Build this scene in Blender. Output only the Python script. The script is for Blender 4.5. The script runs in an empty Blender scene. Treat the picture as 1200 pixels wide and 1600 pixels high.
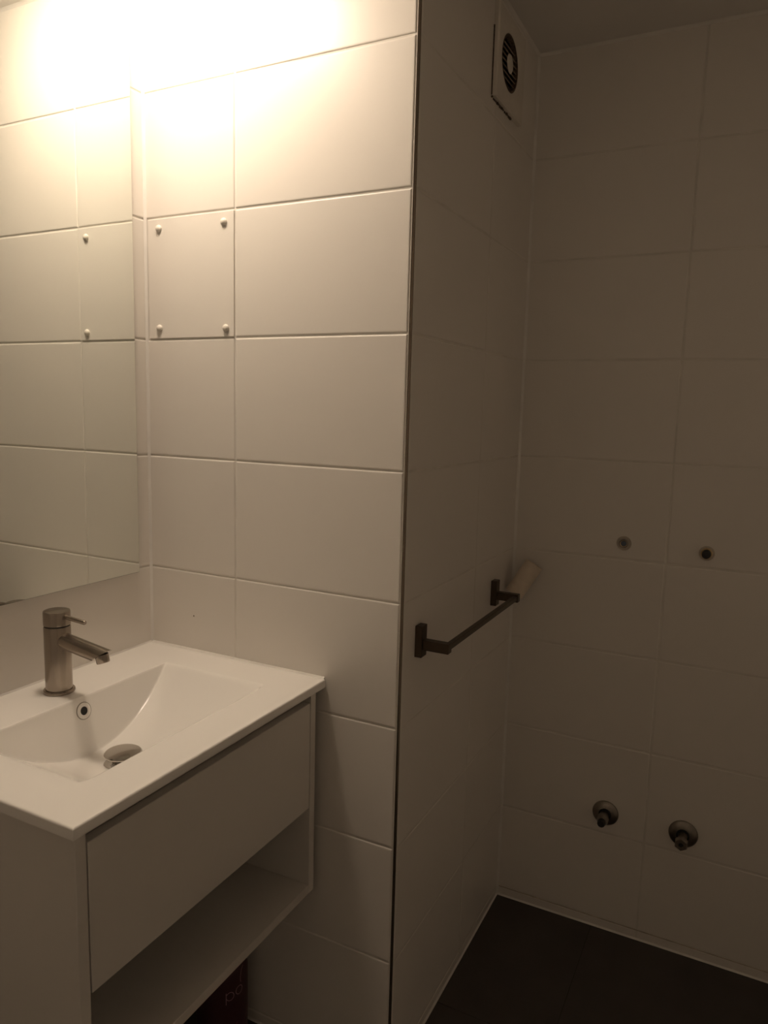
import bpy, bmesh, math, random
from mathutils import Vector, Matrix
random.seed(4)
S = bpy.context.scene
COL = S.collection
PI = math.pi

# ---------------------------------------------------------------- camera
F_PX, YAW, PITCH, ROLL = 1154.5, 0.46722607, -0.13759077, 0.02606819
cy_, sy_ = math.cos(YAW), math.sin(YAW)
fwd = Vector((-sy_*math.cos(PITCH), cy_*math.cos(PITCH), math.sin(PITCH)))
r0 = Vector((cy_, sy_, 0)); u0 = r0.cross(fwd)
c_, s_ = math.cos(ROLL), math.sin(ROLL)
right = c_*r0 + s_*u0; up = -s_*r0 + c_*u0
cam = bpy.data.cameras.new('camera'); camo = bpy.data.objects.new('camera', cam); COL.objects.link(camo)
m = Matrix((right, up, -fwd)).transposed().to_4x4()
m.translation = Vector((1.20831, -1.22961, 1.36277))
camo.matrix_world = m
cam.sensor_fit = 'VERTICAL'; cam.sensor_height = 36.0; cam.lens = F_PX/1600*36.0
cam.clip_start = 0.02
S.camera = camo

# ---------------------------------------------------------------- world, exposure, lamp strength
w = bpy.data.worlds.new('world'); S.world = w; w.use_nodes = True
w.node_tree.nodes['Background'].inputs[0].default_value = (1, .8, .6, 1)
w.node_tree.nodes['Background'].inputs[1].default_value = 0.0
S.view_settings.view_transform = 'Standard'; S.view_settings.look = 'None'
S.view_settings.gamma = 1; S.view_settings.use_curve_mapping = False
S.view_settings.exposure = 0.0
LAMP_POS = (0.190, -0.255, 2.2493); LAMP_R = 0.085
LAMP_COLOR = (1.0, 0.82, 0.635); LAMP_STRENGTH = 85.0

# ---------------------------------------------------------------- materials
def mat(name, color, rough=.5, metal=0, bump=0, bscale=200, var=0, vscale=5, spec=.5, coat=0, stretch=None, rvar=0):
    m = bpy.data.materials.new(name); m.use_nodes = True
    nt = m.node_tree; b = nt.nodes['Principled BSDF']
    b.inputs['Base Color'].default_value = (*color, 1); b.inputs['Roughness'].default_value = rough
    b.inputs['Metallic'].default_value = metal; b.inputs['Specular IOR Level'].default_value = spec
    b.inputs['Coat Weight'].default_value = coat; b.inputs['Coat Roughness'].default_value = .08
    tc = nt.nodes.new('ShaderNodeTexCoord'); mp = nt.nodes.new('ShaderNodeMapping')
    nt.links.new(tc.outputs['Object'], mp.inputs[0])
    if stretch: mp.inputs['Scale'].default_value = stretch
    if var or rvar:
        n = nt.nodes.new('ShaderNodeTexNoise'); n.inputs['Scale'].default_value = vscale; n.inputs['Detail'].default_value = 6
        nt.links.new(mp.outputs[0], n.inputs[0])
        if var:
            r = nt.nodes.new('ShaderNodeValToRGB')
            r.color_ramp.elements[0].position = .3; r.color_ramp.elements[1].position = .7
            r.color_ramp.elements[0].color = (*[c*(1-var) for c in color], 1)
            r.color_ramp.elements[1].color = (*[min(1, c*(1+var)) for c in color], 1)
            nt.links.new(n.outputs[0], r.inputs[0]); nt.links.new(r.outputs[0], b.inputs['Base Color'])
        if rvar:
            q = nt.nodes.new('ShaderNodeMapRange'); q.inputs[3].default_value = rough-rvar; q.inputs[4].default_value = rough+rvar
            nt.links.new(n.outputs[0], q.inputs[0]); nt.links.new(q.outputs[0], b.inputs['Roughness'])
    if bump:
        n2 = nt.nodes.new('ShaderNodeTexNoise'); n2.inputs['Scale'].default_value = bscale; n2.inputs['Detail'].default_value = 3
        nt.links.new(mp.outputs[0], n2.inputs[0])
        bp = nt.nodes.new('ShaderNodeBump'); bp.inputs['Strength'].default_value = bump; bp.inputs['Distance'].default_value = .001
        nt.links.new(n2.outputs[0], bp.inputs['Height']); nt.links.new(bp.outputs[0], b.inputs['Normal'])
    return m
M = {}
M['tile'] = mat('satin_white_tile', (.80, .755, .70), .36, var=.01, vscale=3, bump=.05, bscale=35)
M['grout'] = mat('grout', (.76, .72, .66), .8, var=.1, vscale=14, bump=.3)
M['grout_old'] = mat('grout_stain_and_shadow', (.52, .46, .39), .85, var=.3, vscale=25, bump=.4)  # stained joint at the wall foot, and painted shadow around the outlets
M['silicone'] = mat('silicone', (.80, .765, .72), .42, var=.04, vscale=20)
M['ceiling'] = mat('ceiling_paint', (.80, .77, .73), .8, var=.02, vscale=4, bump=.1, bscale=90)
M['floor'] = mat('dark_floor_tile', (.062, .052, .045), .55, var=.12, vscale=9, bump=.15, bscale=120)
M['floor_joint'] = mat('floor_joint', (.052, .044, .038), .9, var=.15)
M['ceramic'] = mat('glazed_ceramic', (.93, .90, .86), .14, var=.01, coat=.3)
M['lacquer'] = mat('white_lacquer', (.72, .68, .63), .42, var=.012, vscale=4)
M['board'] = mat('melamine_board', (.66, .62, .57), .5, var=.02, vscale=5)
M['nickel'] = mat('brushed_nickel', (.36, .31, .265), .24, 1, rvar=.06, vscale=60, stretch=(1, 1, .06), bump=.06, bscale=500)
M['chrome'] = mat('chrome', (.55, .52, .48), .14, 1, rvar=.04, vscale=30)
M['old_chrome'] = mat('dull_chrome', (.30, .27, .235), .28, 1, var=.15, vscale=60)
M['bronze'] = mat('dark_metal', (.10, .075, .055), .38, .8, var=.1, vscale=40)
M['trim'] = mat('anodised_trim', (.26, .215, .17), .22, 1, rvar=.04, vscale=40)
M['plastic'] = mat('white_plastic', (.74, .69, .62), .4, var=.04, vscale=30)
M['dirt'] = mat('dirty_caulk', (.10, .07, .05), .9, var=.6, vscale=220)
M['grime'] = mat('grimy_plastic', (.34, .26, .19), .6, var=.5, vscale=90)
M['dark'] = mat('painted_recess_shade', (.02, .017, .014), .8, var=.2)
M['rubber'] = mat('black_rubber_and_hole_shade', (.015, .014, .014), .6, var=.2)  # rubber parts, and the painted dark of overflow hole and valve bore
M['blue'] = mat('blue_grey_plug', (.12, .15, .20), .4, var=.2, vscale=80)
M['brass'] = mat('aged_brass', (.60, .45, .25), .35, .9, var=.2, vscale=90)
M['paper'] = mat('cream_cardboard', (.72, .62, .50), .8, var=.06, vscale=60, bump=.2)
M['bottle'] = mat('maroon_plastic', (.055, .016, .020), .5, var=.1, vscale=12)
M['print'] = mat('pale_pink_print', (.42, .25, .27), .5, var=.04)
M['pinkband'] = mat('dusky_pink_print', (.20, .07, .085), .5, var=.1, vscale=30)
M['speck'] = mat('speck', (.12, .08, .05), .8, var=.2)
mm = bpy.data.materials.new('mirror_glass'); mm.use_nodes = True
b = mm.node_tree.nodes['Principled BSDF']; b.inputs['Metallic'].default_value = 1; b.inputs['Roughness'].default_value = 0.0
n = mm.node_tree.nodes.new('ShaderNodeTexNoise'); n.inputs['Scale'].default_value = 2
r = mm.node_tree.nodes.new('ShaderNodeValToRGB')
r.color_ramp.elements[0].color = (.84, .86, .82, 1); r.color_ramp.elements[1].color = (.86, .88, .84, 1)
mm.node_tree.links.new(n.outputs[0], r.inputs[0]); mm.node_tree.links.new(r.outputs[0], b.inputs['Base Color'])
M['mirror'] = mm
M['mirror_edge'] = mat('mirror_edge', (.07, .065, .05), .3, var=.1)
em = bpy.data.materials.new('lamp_lens'); em.use_nodes = True
nt = em.node_tree; nt.nodes.remove(nt.nodes['Principled BSDF'])
e = nt.nodes.new('ShaderNodeEmission'); e.inputs[0].default_value = (*LAMP_COLOR, 1); e.inputs[1].default_value = LAMP_STRENGTH
nt.links.new(e.outputs[0], nt.nodes['Material Output'].inputs[0])
M['lamp'] = em

# ---------------------------------------------------------------- helpers
def link(name, bm, material, parent=None, smooth=False, loc=None):
    me = bpy.data.meshes.new(name)
    if isinstance(bm, bmesh.types.BMesh):
        bmesh.ops.recalc_face_normals(bm, faces=bm.faces)
        if smooth:
            for f in bm.faces: f.smooth = True
            for ed in bm.edges:
                if len(ed.link_faces) == 2 and ed.calc_face_angle(0) > smooth: ed.smooth = False
        bm.to_mesh(me); bm.free()
    else: me = bm
    o = bpy.data.objects.new(name, me); COL.objects.link(o)
    if me.materials: pass
    else: me.materials.append(M[material])
    if loc: o.location = loc
    if parent: o.parent = parent
    return o
def tag(o, label, cat, group=None):
    o['label'] = label; o['category'] = cat
    if group: o['group'] = group
    return o
def thing(name, label, cat, loc, group=None):
    o = bpy.data.objects.new(name, None); COL.objects.link(o); o.location = loc; o.empty_display_size = .05
    return tag(o, label, cat, group)
def struct(o, label=None):
    o['kind'] = 'structure'
    if label: o['label'] = label
    return o
def box(x0, y0, z0, x1, y1, z1, bev=0, seg=2, bm=None):
    bm2 = bmesh.new()
    bmesh.ops.create_cube(bm2, size=1)
    for v in bm2.verts:
        v.co = Vector(((x0+x1)/2+v.co.x*(x1-x0), (y0+y1)/2+v.co.y*(y1-y0), (z0+z1)/2+v.co.z*(z1-z0)))
    if bev: bmesh.ops.bevel(bm2, geom=bm2.edges[:], offset=bev, segments=seg, affect='EDGES', profile=.5)
    if bm is None: return bm2
    me = bpy.data.meshes.new('t'); bm2.to_mesh(me); bm2.free(); bm.from_mesh(me); bpy.data.meshes.remove(me)
    return bm
def lathe(prof, axis=(0, 0, 1), origin=(0, 0, 0), seg=32, bm=None):
    """prof: list of (r, h) along axis; closes where r==0"""
    if bm is None: bm = bmesh.new()
    a = Vector(axis).normalized()
    t = Vector((1, 0, 0)) if abs(a.x) < .9 else Vector((0, 1, 0))
    e1 = a.cross(t).normalized(); e2 = a.cross(e1); o = Vector(origin)
    rings = []
    for r, h in prof:
        if r < 1e-7: rings.append([bm.verts.new(o+a*h)])
        else: rings.append([bm.verts.new(o+a*h+(e1*math.cos(2*PI*k/seg)+e2*math.sin(2*PI*k/seg))*r) for k in range(seg)])
    for A, B in zip(rings, rings[1:]):
        for k in range(seg):
            k2 = (k+1) % seg
            if len(A) == 1 and len(B) == 1: continue
            if len(A) == 1: bm.faces.new((A[0], B[k], B[k2]))
            elif len(B) == 1: bm.faces.new((A[k], B[0], A[k2]))
            else: bm.faces.new((A[k], B[k], B[k2], A[k2]))
    return bm
def prism(pts, axis_fn, a0, a1, bm=None):
    """extrude closed 2D outline between a0 and a1; axis_fn(p, a) -> xyz"""
    if bm is None: bm = bmesh.new()
    A = [bm.verts.new(axis_fn(p, a0)) for p in pts]; B = [bm.verts.new(axis_fn(p, a1)) for p in pts]
    n = len(pts)
    for k in range(n): bm.faces.new((A[k], A[(k+1) % n], B[(k+1) % n], B[k]))
    bm.faces.new(A); bm.faces.new(B[::-1])
    return bm

# ---------------------------------------------------------------- room dimensions
H = .25
XC, YD, ZC, ZF = .633, .7027, 2.2493, -.026
XR, YN = 1.80, -1.80
XJ = .2388          # vertical joint on the middle wall
TW = .392           # tile pitch
TH = .008; G = .0017  # tile thickness, half joint width
tile_cache = {}
def tile_mesh(wd, ht):
    key = (round(wd, 4), round(ht, 4))
    if key in tile_cache: return tile_cache[key]
    bm = bmesh.new()
    # local: X along wall, Y outwards (towards room = -Y), Z up ; front face at y=0, cushion edge
    rings = []
    for ins, dep in [(0, TH), (0, .0017), (.0006, .0008), (.0018, .0002), (.0035, 0)]:
        rings.append([bm.verts.new((x, dep, z)) for x, z in ((ins, ins), (wd-ins, ins), (wd-ins, ht-ins), (ins, ht-ins))])
    for A, B in zip(rings, rings[1:]):
        for k in range(4): bm.faces.new((A[k], A[(k+1) % 4], B[(k+1) % 4], B[k]))
    f = bm.faces.new(rings[-1])
    bmesh.ops.recalc_face_normals(bm, faces=bm.faces)
    if f.normal.y > 0: bmesh.ops.reverse_faces(bm, faces=bm.faces[:])
    me = bpy.data.meshes.new('tile'); bm.to_mesh(me); bm.free(); me.materials.append(M['tile'])
    tile_cache[key] = me
    return me
def tile_wall(wall, origin, rotz, cols, rows, skip=()):
    """cols: list of (a0,a1) along the wall; rows: (z0,z1)"""
    R_ = Matrix.Rotation(rotz, 4, 'Z')
    for ci, (a0, a1) in enumerate(cols):
        for ri, (z0, z1) in enumerate(rows):
            if (ci, ri) in skip: continue
            wd, ht = a1-a0-2*G, z1-z0-2*G
            if wd < .01 or ht < .005: continue
            o = bpy.data.objects.new('tile', tile_mesh(wd, ht)); COL.objects.link(o)
            p = R_ @ Vector((a0+G, random.uniform(-.00015, .00015), 0))
            o.location = (origin[0]+p.x, origin[1]+p.y, z0+G)
            o.rotation_euler = (random.uniform(-.0004, .0004), 0, rotz+random.uniform(-.0003, .0003))
            o.parent = wall
ROWS = [(ZF, 0)]+[(k*H, (k+1)*H) for k in range(8)]+[(8*H, ZC-.001)]
D = .0017; D2 = .0009   # grout recess behind tile face
TK = .10

# ---------------------------------------------------------------- structure
wl = struct(link('wall_left', box(-TK, YN-TK, ZF-.05, -D, TK*0+.1, ZC+.05), 'grout'))
def cols(a, b, start, pitch=TW):
    out = []; x = start
    while x-pitch > a: x -= pitch
    c = [a]+[x+pitch*k for k in range(0, 60) if a+.01 < x+pitch*k < b-.01]+[b]
    return list(zip(c, c[1:]))
# left wall: plane x=0 facing +X.  local x axis -> world +Y with rotz=+90deg: local -Y (front) -> +X
tile_wall(wl, (0, YN, 0), PI/2, cols(0, -YN, -YN), ROWS)
wm = struct(link('wall_middle', box(-.0, D, ZF-.05, XC-.004, .1, ZC+.05), 'grout'))
tile_wall(wm, (0, 0, 0), 0, [(0, XJ), (XJ, XC-.0060)], ROWS, skip={(0, 7)})
ws = struct(link('wall_side', box(XC-.1, .0050, ZF-.05, XC-D2, YD+.1, ZC+.05), 'grout'))
tile_wall(ws, (XC, 0, 0), PI/2, [(.0060, .4), (.4, YD)], ROWS)
wb = struct(link('wall_back', box(XC-.1, YD+D2, ZF-.05, XR+TK, YD+TK, ZC+.05), 'grout'))
tile_wall(wb, (XC, YD, 0), 0, cols(0, XR-XC, 1.0232-XC), ROWS)
wr = struct(link('wall_right', box(XR+D, YN-TK, ZF-.05, XR+TK, YD+TK, ZC+.05), 'grout'))
tile_wall(wr, (XR, YD, 0), -PI/2, cols(0, YD-YN, .392), ROWS)
wn = struct(link('wall_near', box(-TK, YN-TK, ZF-.05, XR+TK, YN, ZC+.05), 'ceiling'))
cl = struct(link('ceiling', box(-TK, YN-TK, ZC, XR+TK, YD+TK, ZC+.05), 'ceiling'))
fl = struct(link('floor', box(-TK, YN-TK, ZF-.05, XR+TK, YD+TK, ZF-.0012), 'floor_joint'))
# floor tiles 45 x 45, joint line running away from the camera near x=.905
fx = [0]+[.905+.45*k for k in (-1, 0, 1, 2)]+[XR]; fx = sorted(x for x in fx if 0 <= x <= XR)
fy = [YN]+[.25-.45*k for k in range(5, -1, -1)]+[YD]
for a, b_ in zip(fx, fx[1:]):
    for c, d in zip(fy, fy[1:]):
        x0, x1, y0, y1 = a+.0012, b_-.0012, c+.0012, d-.0012
        if x0 < XC-.02 and y1 > .01:
            if x1 <= XC: y1 = -.0005
            elif y0 < 0:    # straddles the corner: split
                pass
            if y1-y0 < .02: continue
        bm = box(0, 0, -.006, x1-x0, y1-y0, 0)
        if x0 < XC-.02 and x1 > XC and y1 > 0 :   # keep clear of the pier by cutting the tile in two
            bm.free()
            if y0 < -.002: link('floor_tile', box(0, 0, -.006, x1-x0, -.0005-y0, 0), 'floor', fl, loc=(x0, y0, ZF))
            yy = max(y0, 0)
            link('floor_tile', box(0, 0, -.006, x1-XC, y1-yy, 0), 'floor', fl, loc=(XC, yy, ZF))
            continue
        link('floor_tile', bm, 'floor', fl, loc=(x0, y0, ZF))

# silicone beads in the corners and joints
def bead(n, sx, sy, sz, p, q, plane, mt='silicone', r=.007):
    """concave quarter fillet running from p to q; plane gives the two outward unit axes"""
    a, b_ = Vector(plane[0]), Vector(plane[1])
    pts = [(0, 0), (r, 0)]+[(r-r*math.sin(t*PI/8)*.8, r-r*math.cos(t*PI/8)*.8-.0*r) for t in (1, 2, 3)]+[(0, r)]
    p, q = Vector(p), Vector(q); d = q-p
    bm = prism(pts, lambda s, t: p+d*t+a*s[0]+b_*s[1], 0, 1)
    return struct(link('trim_%d' % n, bm, mt, smooth=.6))
X, Y, Z = Vector((1, 0, 0)), Vector((0, 1, 0)), Vector((0, 0, 1))
bead(1, 0, 0, 0, (0, 0, ZF), (0, 0, ZC), (X, -Y), r=.0048)
bead(2, 0, 0, 0, (XC, YD, ZF), (XC, YD, ZC), (X, -Y), r=.006)
bead(3, 0, 0, 0, (0, 0, ZC), (XC, 0, ZC), (-Y, -Z), r=.006)
bead(4, 0, 0, 0, (XC, 0, ZC), (XC, YD, ZC), (X, -Z), r=.006)
bead(5, 0, 0, 0, (XC, YD, ZC), (XR, YD, ZC), (-Y, -Z), r=.006)
bead(6, 0, 0, 0, (0, YN, ZC), (0, 0, ZC), (X, -Z), r=.006)
bead(7, 0, 0, 0, (0, 0, ZF), (XC-.009, 0, ZF), (-Y, Z), r=.004)
bead(8, 0, 0, 0, (XC, .009, ZF), (XC, YD, ZF), (X, Z), r=.004)
bead(9, 0, 0, 0, (XC, YD, ZF), (XR, YD, ZF), (-Y, Z), r=.004)
# stained joint above the low tile strip at the foot of the back wall
struct(link('trim_10', box(XC+.006, YD-.0002, -.0014, XR, YD+.006, .0014), 'grout_old'))
# metal corner profile between middle wall and side wall
R8 = .0052
pts = [(XC-R8, .0010), (XC-R8+.0008, .0002)]+[(XC-R8+R8*math.sin(t*PI/12), R8-R8*math.cos(t*PI/12)) for t in range(2, 6)]+[(XC-.0002, R8-.0008), (XC-.0010, R8), (XC-.003, R8), (XC-R8, .003)]
struct(link('trim_11', prism(pts, lambda s, t: (s[0], s[1], t), ZF, ZC-.001), 'trim', smooth=.7))
# little speck on the middle wall
link('speck', lathe([(0, .0008), (.0012, .0006), (.0018, 0)], (0, -1, 0), (0, 0, 0), 8), 'speck', wm, loc=(.1235, 0, .9))

# ---------------------------------------------------------------- globe ceiling lamp (just above the frame)
lp = thing('ceiling_lamp', 'small glowing opal dome lamp on the ceiling in the corner above the mirror', 'lamp', LAMP_POS)
link('mounting_ring', lathe([(LAMP_R-.004, -.0005), (LAMP_R+.010, -.0005), (LAMP_R+.010, -.006), (LAMP_R+.004, -.010), (LAMP_R-.004, -.010), (LAMP_R-.004, -.0005)], seg=48), 'plastic', lp, smooth=.6)
N_ = 8
link('dome', lathe([(0, -.006), (LAMP_R-.002, -.006)]+[((LAMP_R-.002)*math.cos(PI/2*k/N_)*(0 if k == N_ else 1), -.010-(LAMP_R-.012)*.62*math.sin(PI/2*k/N_)) for k in range(N_+1)], seg=28), 'lamp', lp, smooth=1)

# ---------------------------------------------------------------- access panel: a tile with four screw caps
z0, z1 = 6*H+G, 7*H-G
ap = thing('access_panel', 'square tiled access panel with four domed screw caps beside the mirror', 'panel', (.009, 0, z0))
pm = box(0, -.0012, 0, XJ-G-.009, TH, z1-z0, .0012, 2)
link('panel_face', pm, 'tile', ap)
capbm = lathe([(.0074, 0), (.0076, -.0016), (.0067, -.0036), (.0043, -.0054), (.0018, -.0062), (0, -.0064)], (0, 1, 0), (0, 0, 0), 20)
cap0 = link('screw_cap', capbm, 'plastic', ap, smooth=1.2, loc=(.040-.009, -.0012, 1.728-z0))
for (px, pz) in ((.2125, 1.727), (.0385, 1.523), (.217, 1.519)):
    o = cap0.copy(); COL.objects.link(o); o.location = (px-.009, -.0012, pz-z0)

# ---------------------------------------------------------------- mirror
my0, my1, mz0, mz1 = -.655, -.0535, .9965, 2.0955
mr = thing('wall_mirror', 'tall frameless rectangular mirror on the left wall above the washbasin', 'mirror', (0, (my0+my1)/2, mz0))
def rel(o, *loc): return tuple(a-b_ for a, b_ in zip(loc, o.location))
cyM = (my0+my1)/2
link('backing', box(.0005, my0+.012-cyM, .012, .0135, my1-.012-cyM, mz1-mz0-.012), 'board', mr)
link('glass_edge', box(.0135, my0-cyM, 0, .0178, my1-cyM, mz1-mz0), 'mirror_edge', mr)
link('glass', box(.0178, my0-cyM+.0006, .0006, .0183, my1-cyM-.0006, mz1-mz0-.0006), 'mirror', mr)

# ---------------------------------------------------------------- vanity cabinet
CX, CZ0, CZ1 = .458, .372, .8045
yl, yr, T = -.610, -.0235, .018
vc = thing('vanity_cabinet', 'wall-hung white vanity cabinet with one drawer over an open shelf', 'cabinet', (.23, (yl+yr)/2, CZ0))
def part(name, bm, material, parent, th, smooth=False):
    o = link(name, bm, material, parent, smooth)
    o.data.transform(Matrix.Translation(-Vector(th.location)))
    return o
part('side_panel', box(.001, yl, CZ0, CX, yl+T, CZ1, .0006, 1), 'lacquer', vc, vc)
part('side_panel', box(.001, yr-T, CZ0, CX, yr, CZ1, .0006, 1), 'lacquer', vc, vc)
part('bottom_shelf', box(.001, yl+T, CZ0, CX-.0005, yr-T, CZ0+.019, .0006, 1), 'board', vc, vc)
part('back_panel', box(.001, yl+T, CZ0+.019, .017, yr-T, CZ1-.09, 0), 'board', vc, vc)
part('divider', box(.017, yl+T, .548, CX-.02, yr-T, .5595, 0), 'board', vc, vc)
part('finger_rail', box(CX-.042, yl+T, .745, CX-.026, yr-T, CZ1-.001, 0), 'board', vc, vc)
dr = part('drawer', box(CX-.018, yl+T+.0025, .5615, CX, yr-T-.0025, .7835, .0008, 1), 'lacquer', vc, vc)
db = bmesh.new()
for a in [(.05, yl+T+.012, .563, CX-.018, yl+T+.024, .69), (.05, yr-T-.024, .563, CX-.018, yr-T-.012, .69), (.05, yl+T+.024, .563, .062, yr-T-.024, .69), (.062, yl+T+.024, .563, CX-.018, yr-T-.024, .570)]:
    box(*a, bm=db)
o = link('drawer_box', db, 'board'); o.data.transform(Matrix.Translation(-Vector(vc.location))); o.parent = dr

# ---------------------------------------------------------------- washbasin
ZB, BX1, BY0, BY1 = .822, .4675, -.620, -.0035
bx0, bx1, by0, by1 = .128, .383, -.531, -.095
DEP = .103
wbn = thing('washbasin', 'white ceramic inset washbasin with a broad curved rectangular bowl', 'washbasin', (BX1/2, (BY0+BY1)/2, CZ1))
def smin(a, b_, k):
    h = max(k-abs(a-b_), 0)/k
    return min(a, b_)-h*h*k*.25
def depth(x, y):
    t = (y-(by0+by1)/2)/((by1-by0)/2)
    dy = DEP*(1-t*t)
    db_ = (x-bx0)*3.9
    df = (bx1-x)*2.6
    d = smin(dy, db_, .010); d = smin(d, df, .03)
    # soften at the rim
    k = .005
    h = max(k-abs(d), 0)/k
    return max(d, 0)+h*h*k*.25
def lin(a, b_, n): return [a+(b_-a)*i/n for i in range(n)]
ed = [0, .0006, .0018, .0032]   # rounded rim offsets
def drop(q):  # rounding of the outer edge
    R_ = .0034
    return 0 if q >= R_ else R_-math.sqrt(max(R_*R_-(R_-q)**2, 0))
xs = [.0005, .02, .06]+lin(.10, .122, 4)+lin(.122, .162, 34)+lin(.162, .33, 28)+lin(.33, .392, 30)+lin(.392, BX1-.0045, 6)+[BX1-.0034, BX1-.0022, BX1-.0012, BX1-.0005, BX1]
ys = [BY0, BY0+.0005, BY0+.0012, BY0+.0022, BY0+.0034]+lin(BY0+.006, by0-.006, 8)+lin(by0-.006, by0+.03, 18)+lin(by0+.03, by1-.03, 76)+lin(by1-.03, by1+.006, 18)+lin(by1+.006, BY1-.004, 8)+[BY1-.0034, BY1-.0022, BY1-.0012, BY1-.0005, BY1]
bm = bmesh.new(); top = []; bot = []
for x in xs:
    rt, rb = [], []
    for y in ys:
        d = depth(x, y); e_ = max(drop(BX1-x), drop(y-BY0), drop(BY1-y))
        z = ZB-d-e_
        rt.append(bm.verts.new((x, y, z))); rb.append(bm.verts.new((x, y, min(CZ1+.0005, z-.010))))
    top.append(rt); bot.append(rb)
nx, ny = len(xs), len(ys)
for i in range(nx-1):
    for j in range(ny-1):
        bm.faces.new((top[i][j], top[i+1][j], top[i+1][j+1], top[i][j+1]))
        bm.faces.new((bot[i][j], bot[i][j+1], bot[i+1][j+1], bot[i+1][j]))
for i in range(nx-1):
    bm.faces.new((top[i][0], bot[i][0], bot[i+1][0], top[i+1][0]))
    bm.faces.new((top[i][-1], top[i+1][-1], bot[i+1][-1], bot[i][-1]))
for j in range(ny-1):
    bm.faces.new((top[0][j], top[0][j+1], bot[0][j+1], bot[0][j]))
    bm.faces.new((top[-1][j], bot[-1][j], bot[-1][j+1], top[-1][j+1]))
part('basin', bm, 'ceramic', wbn, wbn, smooth=.9)
# silicone bead where the basin meets the two walls
sb = bmesh.new()
prism([(0, 0), (-.0045, 0), (-.0012, .0035), (0, .004)], lambda s, t: (t, s[0]+.0002, ZB+s[1]-.001), .0, BX1-.004, bm=sb)
prism([(0, 0), (.004, 0), (.0012, .0035), (0, .004)], lambda s, t: (s[0]-.0002, t, ZB+s[1]-.001), BY0+.004, -.001, bm=sb)
part('silicone_bead', sb, 'silicone', wbn, wbn)
yc = (by0+by1)/2
# waste: flange, stem and raised round cover
dz = ZB-DEP
dx = .232
ws_ = part('waste_flange', lathe([(.0, .0005), (.022, .0006), (.026, .002), (.031, .003), (.0335, .0015), (.034, -.004), (0, -.004)], (0, 0, 1), (dx, yc, dz), 40), 'chrome', wbn, wbn, smooth=.7)
part('waste_stem', lathe([(.019, .002), (.019, .009), (.009, .010), (.009, .016), (0, .016)], (0, 0, 1), (dx, yc, dz), 28), 'chrome', wbn, wbn, smooth=.7)
part('waste_cover', lathe([(0, .016), (.028, .016), (.0325, .0175), (.033, .0195), (.031, .0215), (.018, .0235), (0, .0243)], (0, 0, 1), (dx, yc, dz), 48), 'chrome', wbn, wbn, smooth=.5)
# overflow ring set in the steep back wall of the bowl
ox, oz = bx0+.0055+.0006, ZB-.0255
nrm = Vector((3.9, 0, 1)).normalized()
part('overflow_ring', lathe([(.0078, -.002), (.0078, .0016), (.0095, .0026), (.0138, .0022), (.0150, .0016), (.0155, -.002)], nrm, (ox, yc, oz), 36), 'ceramic', wbn, wbn, smooth=.7)
part('overflow_gasket', lathe([(.0150, -.002), (.0150, .0012), (.0162, .0012), (.0164, -.002)], nrm, (ox, yc, oz), 36), 'old_chrome', wbn, wbn, smooth=.7)
part('overflow_hole_shade', lathe([(0, .0010), (.0080, .0010), (.0080, -.003), (0, -.003)], nrm, (ox, yc, oz), 24), 'rubber', wbn, wbn)  # black disc standing in for the shade inside the overflow

# ---------------------------------------------------------------- tap
fxx, fyy = .071, yc
tp = thing('basin_tap', 'brushed nickel single-lever mixer tap on the back rim of the washbasin', 'tap', (fxx, fyy, ZB))
link('base_ring', lathe([(0, 0), (.0275, 0), (.0285, .0018), (.0280, .0048), (.0262, .0066), (.0238, .0068), (0, .0068)], seg=48), 'nickel', tp, smooth=.7)
link('body', lathe([(0, .006), (.0238, .006), (.0238, .1255), (.0230, .1275), (0, .1275)], seg=56), 'nickel', tp, smooth=.7)
link('gap_ring', lathe([(0, .1270), (.0220, .1270), (.0220, .1300), (0, .1300)], seg=40), 'rubber', tp)
cp = link('handle_cap', lathe([(0, .1295), (.0230, .1295), (.0240, .1305), (.0240, .1545), (.0232, .1562), (.0215, .1568), (0, .1570)], seg=56), 'nickel', tp, smooth=.7)
dl = Vector((1, 0, -.06))
link('lever', lathe([(0, .018), (.0042, .018), (.0042, .0725), (.0036, .0742), (0, .0742)], dl, (0, 0, .1485), 20), 'nickel', cp, smooth=.7)
# spout: a tube leaving the body, its end cut along a sloping plane
sd = Vector((1, 0, -.125)).normalized()
sb_ = lathe([(0, .004), (.0152, .004), (.0152, .148), (0, .148)], sd, (0, 0, .1035), 40)
cut_p, cut_n = Vector((.137, 0, .1045)), Vector((.55, 0, -.83)).normalized()
res = bmesh.ops.bisect_plane(sb_, geom=sb_.verts[:]+sb_.edges[:]+sb_.faces[:], plane_co=cut_p, plane_no=cut_n, clear_outer=True)
es = [g for g in res['geom_cut'] if isinstance(g, bmesh.types.BMEdge)]
bmesh.ops.contextual_create(sb_, geom=es)
res = bmesh.ops.bisect_plane(sb_, geom=sb_.verts[:]+sb_.edges[:]+sb_.faces[:], plane_co=(.1335, 0, .1), plane_no=sd, clear_outer=True)
es = [g for g in res['geom_cut'] if isinstance(g, bmesh.types.BMEdge)]
bmesh.ops.contextual_create(sb_, geom=es)
sp = link('spout', sb_, 'nickel', tp, smooth=.6)
a0 = Vector((.1155, 0, .085))
link('aerator', lathe([(0, -.006), (.0118, -.006), (.0118, .007), (.0110, .0085), (.0085, .0085), (.0085, .006), (0, .006)], Vector((.30, 0, -1)), a0, 28), 'nickel', sp, smooth=.7)

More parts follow.
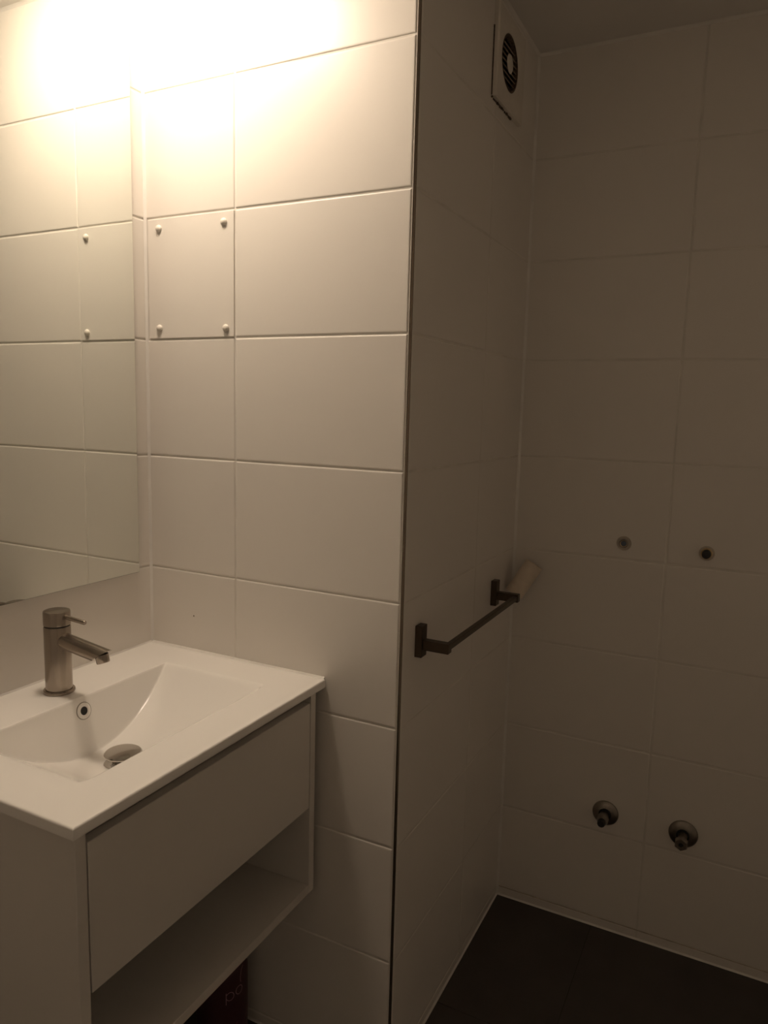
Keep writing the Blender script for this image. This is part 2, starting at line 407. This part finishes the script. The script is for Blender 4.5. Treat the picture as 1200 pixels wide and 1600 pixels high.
# ---------------------------------------------------------------- towel rail on the side wall
tr = thing('towel_rail', 'dark square towel rail fixed to the side wall of the shower recess', 'towel rail', (XC, .30, .91))
def tpart(name, bm, material, parent=None): return part(name, bm, material, parent or tr, tr)
for yy in (.060, .520):
    tpart('mounting_plate', box(XC, yy, .879, XC+.015, yy+.026, .943, .0010, 2), 'bronze')
    tpart('arm', box(XC+.015, yy+.004, .8945, XC+.070, yy+.022, .9145, .0010, 2), 'bronze')
tpart('rail_bar', box(XC+.0565, .082, .8985, XC+.0675, .524, .9105, .0008, 1), 'bronze')

# ---------------------------------------------------------------- cardboard tube wedged in the corner
ax0, ax1 = Vector((.6605, .632, .890)), Vector((.705, .655, .970))
tdir = (ax1-ax0).normalized(); L = (ax1-ax0).length
tb = link('paper_tube', lathe([(.0225, 0), (.0245, 0), (.0245, L), (.0225, L), (.0225, 0)], tdir, (0, 0, 0), 36), 'paper', smooth=.7, loc=tuple(ax0))
tag(tb, 'hollow cream tube wedged slantwise in the corner behind the towel rail', 'tube')

# ---------------------------------------------------------------- extractor fan on the side wall
vy, vz, hv = .4620, 2.1265, .0945
vf = thing('extractor_fan', 'square white extractor fan with a dirty round louvred grille near the ceiling', 'fan', (XC, vy, vz))
bm = bmesh.new(); N = 48; Rg = .058
def sq(k, h):
    a = 2*PI*k/N; c, s = math.cos(a), math.sin(a); q = h/max(abs(c), abs(s)); return c*q, s*q
prof = []
for nm, (xx, fn) in enumerate([(.0, lambda k: sq(k, hv)), (.009, lambda k: sq(k, hv)), (.012, lambda k: sq(k, hv-.003)), (.0125, lambda k: (math.cos(2*PI*k/N)*(Rg+.004)-.012, math.sin(2*PI*k/N)*(Rg+.004))), (.0115, lambda k: (math.cos(2*PI*k/N)*Rg-.012, math.sin(2*PI*k/N)*Rg)), (.0008, lambda k: (math.cos(2*PI*k/N)*Rg-.012, math.sin(2*PI*k/N)*Rg))]):
    prof.append([bm.verts.new((xx, *fn(k))) for k in range(N)])
for A, B in zip(prof, prof[1:]):
    for k in range(N): bm.faces.new((A[k], A[(k+1) % N], B[(k+1) % N], B[k]))
link('cover', bm, 'plastic', vf, smooth=.5)
link('opening_shade', lathe([(0, .0015), (Rg, .0015), (Rg, .0004), (0, .0004)], (1, 0, 0), (0, -.012, 0), 40), 'dark', vf)  # flat disc, shade behind the louvres put into its dark colour
link('grille_ring', lathe([(Rg-.0005, .0015), (Rg-.0005, .0112), (Rg-.0045, .0112), (Rg-.0055, .0015)], (1, 0, 0), (0, -.012, 0), 48), 'dirt', vf)
for k in range(-4, 5):
    z = k*.0112; hw = math.sqrt(max((Rg-.0055)**2-(abs(z)+.003)**2, 0))
    if k in (-4, 4): hw *= .8
    pts = [(.0025, z+.0030), (.0040, z+.0040), (.0098, z-.0020), (.0083, z-.0030)]
    link('louvre', prism(pts, lambda s, t: (s[0], t-.012, s[1]), -hw, hw), 'dirt' if abs(k) > 3 else 'grime', vf)
link('hub', lathe([(0, .0098), (.018, .0098), (.020, .0108), (.018, .0125), (0, .0130)], (1, 0, 0), (0, -.012, 0), 28), 'plastic', vf, smooth=.7)
# soot-stained bead and crumbs along the left and lower edges of the cover
bm = bmesh.new()
box(0, -hv-.0022, -hv+.002, .0022, -hv, .046, bm=bm)
for k in range(16):
    yy = -hv+k*.0088+random.uniform(-.002, .002); ss = random.uniform(.0012, .0036)
    box(0, yy, -hv-.0012-ss, random.uniform(.0015, .004), yy+ss*random.uniform(1, 3), -hv+.0002, bm=bm)
link('dirt_edge', bm, 'dirt', vf)

# ---------------------------------------------------------------- pipe connections on the back wall
o1 = thing('water_outlet', 'left upper pipe outlet, steel ring with a blue-grey centre', 'pipe outlet', (.920, YD, 1.0415))
link('wall_ring', lathe([(.0085, -.004), (.0085, .0060), (.0098, .0066), (.0112, .0058), (.0116, -.001)], (0, -1, 0), (0, 0, 0), 32), 'old_chrome', o1, smooth=.7)
link('sealing_plug', lathe([(0, .0045), (.0070, .0045), (.0086, .0015), (.0086, -.003), (0, -.003)], (0, -1, 0), (0, 0, 0), 24), 'blue', o1, smooth=.7)
link('thread', lathe([(.0072, .0046), (.0085, .0058), (.0086, .0036)], (0, -1, 0), (0, 0, 0), 28), 'brass', o1)
link('shadow_ring', lathe([(.0112, .0003), (.0185, .0002), (.0190, -.0004), (.0130, -.0004)], (0, -1, 0), (0, 0, 0), 32), 'grout_old', o1)  # darker ring, the shadow around the pipe hole painted as colour
o2 = thing('water_outlet', 'right upper pipe outlet, brass ring around a protruding black plug', 'pipe outlet', (1.1145, YD, 1.037))
link('wall_ring', lathe([(.0095, -.004), (.0095, .0045), (.0110, .0052), (.0132, .0045), (.0136, -.001)], (0, -1, 0), (0, 0, 0), 32), 'brass', o2, smooth=.7)
pg = lathe([(0, .0205), (.0070, .0205), (.0096, .0195), (.0102, .0175), (.0102, .012), (.0092, .010), (.0092, -.003), (0, -.003)], (0, -1, 0), (0, 0, 0), 28)
link('sealing_plug', pg, 'rubber', o2, smooth=.7)
link('shadow_ring', lathe([(.0134, .0003), (.0180, .0002), (.0185, -.0004), (.0134, -.0004)], (0, -1, 0), (0, 0, 0), 32), 'grout_old', o2)  # painted shadow ring of the second outlet

def valve(x, z, label, open_end, r=.034):
    v = thing('shut_off_valve', label, 'valve', (x, YD, z))
    link('rosette', lathe([(r, 0), (r, .002), (r*.94, .0045), (r*.62, .0085), (r*.45, .0100), (.0125, .0105), (.0125, 0)], (0, -1, 0), (0, 0, 0), 40), 'old_chrome', v, smooth=.8)
    link('neck_seal', lathe([(.0160, .0095), (.0160, .0125), (.0110, .0130), (.0110, .0095)], (0, -1, 0), (0, 0, 0), 28), 'rubber', v, smooth=.7)
    if open_end:
        link('stub', lathe([(.0110, .001), (.0110, .034), (.0128, .035), (.0128, .041), (.010, .042)], (0, -1, 0), (0, 0, 0), 28), 'old_chrome', v, smooth=.7)
        hx = bmesh.new()
        lathe([(.0062, .042), (.0145, .042), (.0165, .044), (.0165, .057), (.0150, .059), (.0062, .059), (.0062, .042)], (0, -1, 0), (0, 0, 0), 6, bm=hx)
        link('hex_nut', hx, 'old_chrome', v)
        link('bore_shade', lathe([(0, .0565), (.0064, .0565), (.0064, .050), (0, .050)], (0, -1, 0), (0, 0, 0), 20), 'rubber', v)  # black disc paints the shaded inside of the nut
    else:
        link('stub', lathe([(.0120, .001), (.0120, .024), (.0145, .027), (.0145, .044), (.0105, .050), (.0105, .052)], (0, -1, 0), (0, 0, 0), 28), 'old_chrome', v, smooth=.7)
        link('end_plug', lathe([(.0090, .050), (.0105, .052), (.0100, .062), (.0085, .0650), (0, .0655)], (0, -1, 0), (0, 0, 0), 24), 'rubber', v, smooth=.7)
    return v
valve(.922, .308, 'left lower shut-off stub with round rosette and dark closed tip', False)
valve(1.1165, .306, 'right lower shut-off stub with round rosette and open hollow nut', True, .0355)

# ---------------------------------------------------------------- bottle on the floor under the cabinet
bo = thing('cleaner_bottle', 'maroon bottle with pale printed lettering on the floor under the vanity', 'bottle', (.250, -.064, ZF))
BR = .056
link('bottle_body', lathe([(0, .0015), (BR-.008, 0), (BR-.001, .004), (BR, .012), (BR, .17), (BR-.006, .192), (BR-.024, .212), (.017, .222), (.017, .232), (0, .232)], seg=48), 'bottle', bo, smooth=.6)
link('bottle_cap', lathe([(.0185, .224), (.0190, .226), (.0190, .250), (.0175, .2525), (0, .2530)], seg=32), 'print', bo, smooth=.6)
face = math.atan2(-1.23+.079, 1.208-.236)
def wrap(pts2, wdt, zc, ac, name, material, extra=.0006):
    """ribbon printed on the bottle: polyline of (s, z) in metres along the surface"""
    bm = bmesh.new()
    def P(s, z, d=extra): a = face+ac+s/BR; return Vector((math.cos(a)*(BR+d), math.sin(a)*(BR+d), zc+z))
    for stroke in pts2:
        L_, R2 = [], []
        for i, p in enumerate(stroke):
            q = stroke[min(i+1, len(stroke)-1)]; o_ = stroke[max(i-1, 0)]
            d = Vector((q[0]-o_[0], q[1]-o_[1])); d = d.normalized() if d.length else Vector((1, 0)); nn = Vector((-d.y, d.x))*wdt/2
            L_.append(bm.verts.new(P(p[0]+nn.x, p[1]+nn.y))); R2.append(bm.verts.new(P(p[0]-nn.x, p[1]-nn.y)))
        for i in range(len(stroke)-1): bm.faces.new((L_[i], L_[i+1], R2[i+1], R2[i]))
    return link(name, bm, material, bo)
def arc(cx, cz, rx, rz, a0, a1, n=14): return [(cx+rx*math.cos(math.radians(a0+(a1-a0)*i/n)), cz+rz*math.sin(math.radians(a0+(a1-a0)*i/n))) for i in range(n+1)]
h = .011
wrap([[(0, -.017), (0, h)], arc(.0085, .001, .0085, .0095, 150, -180, 18)], .0016, .135, .14, 'letter_p', 'print')
wrap([arc(.0305, .006, .0085, .0095, 0, 360, 20)], .0016, .135, .14, 'letter_o', 'print')
wrap([arc(.046, .026, .012, .028, 200, 110, 8)], .0014, .140, .14, 'letter_stroke', 'print')
wrap([arc(-.012, .055, .050, .040, 215, 325, 20), arc(.03, .055, .030, .045, 230, 350, 18), arc(-.005, .02, .035, .012, 160, 350, 18)], .0014, .035, .1, 'printed_swirl', 'pinkband')
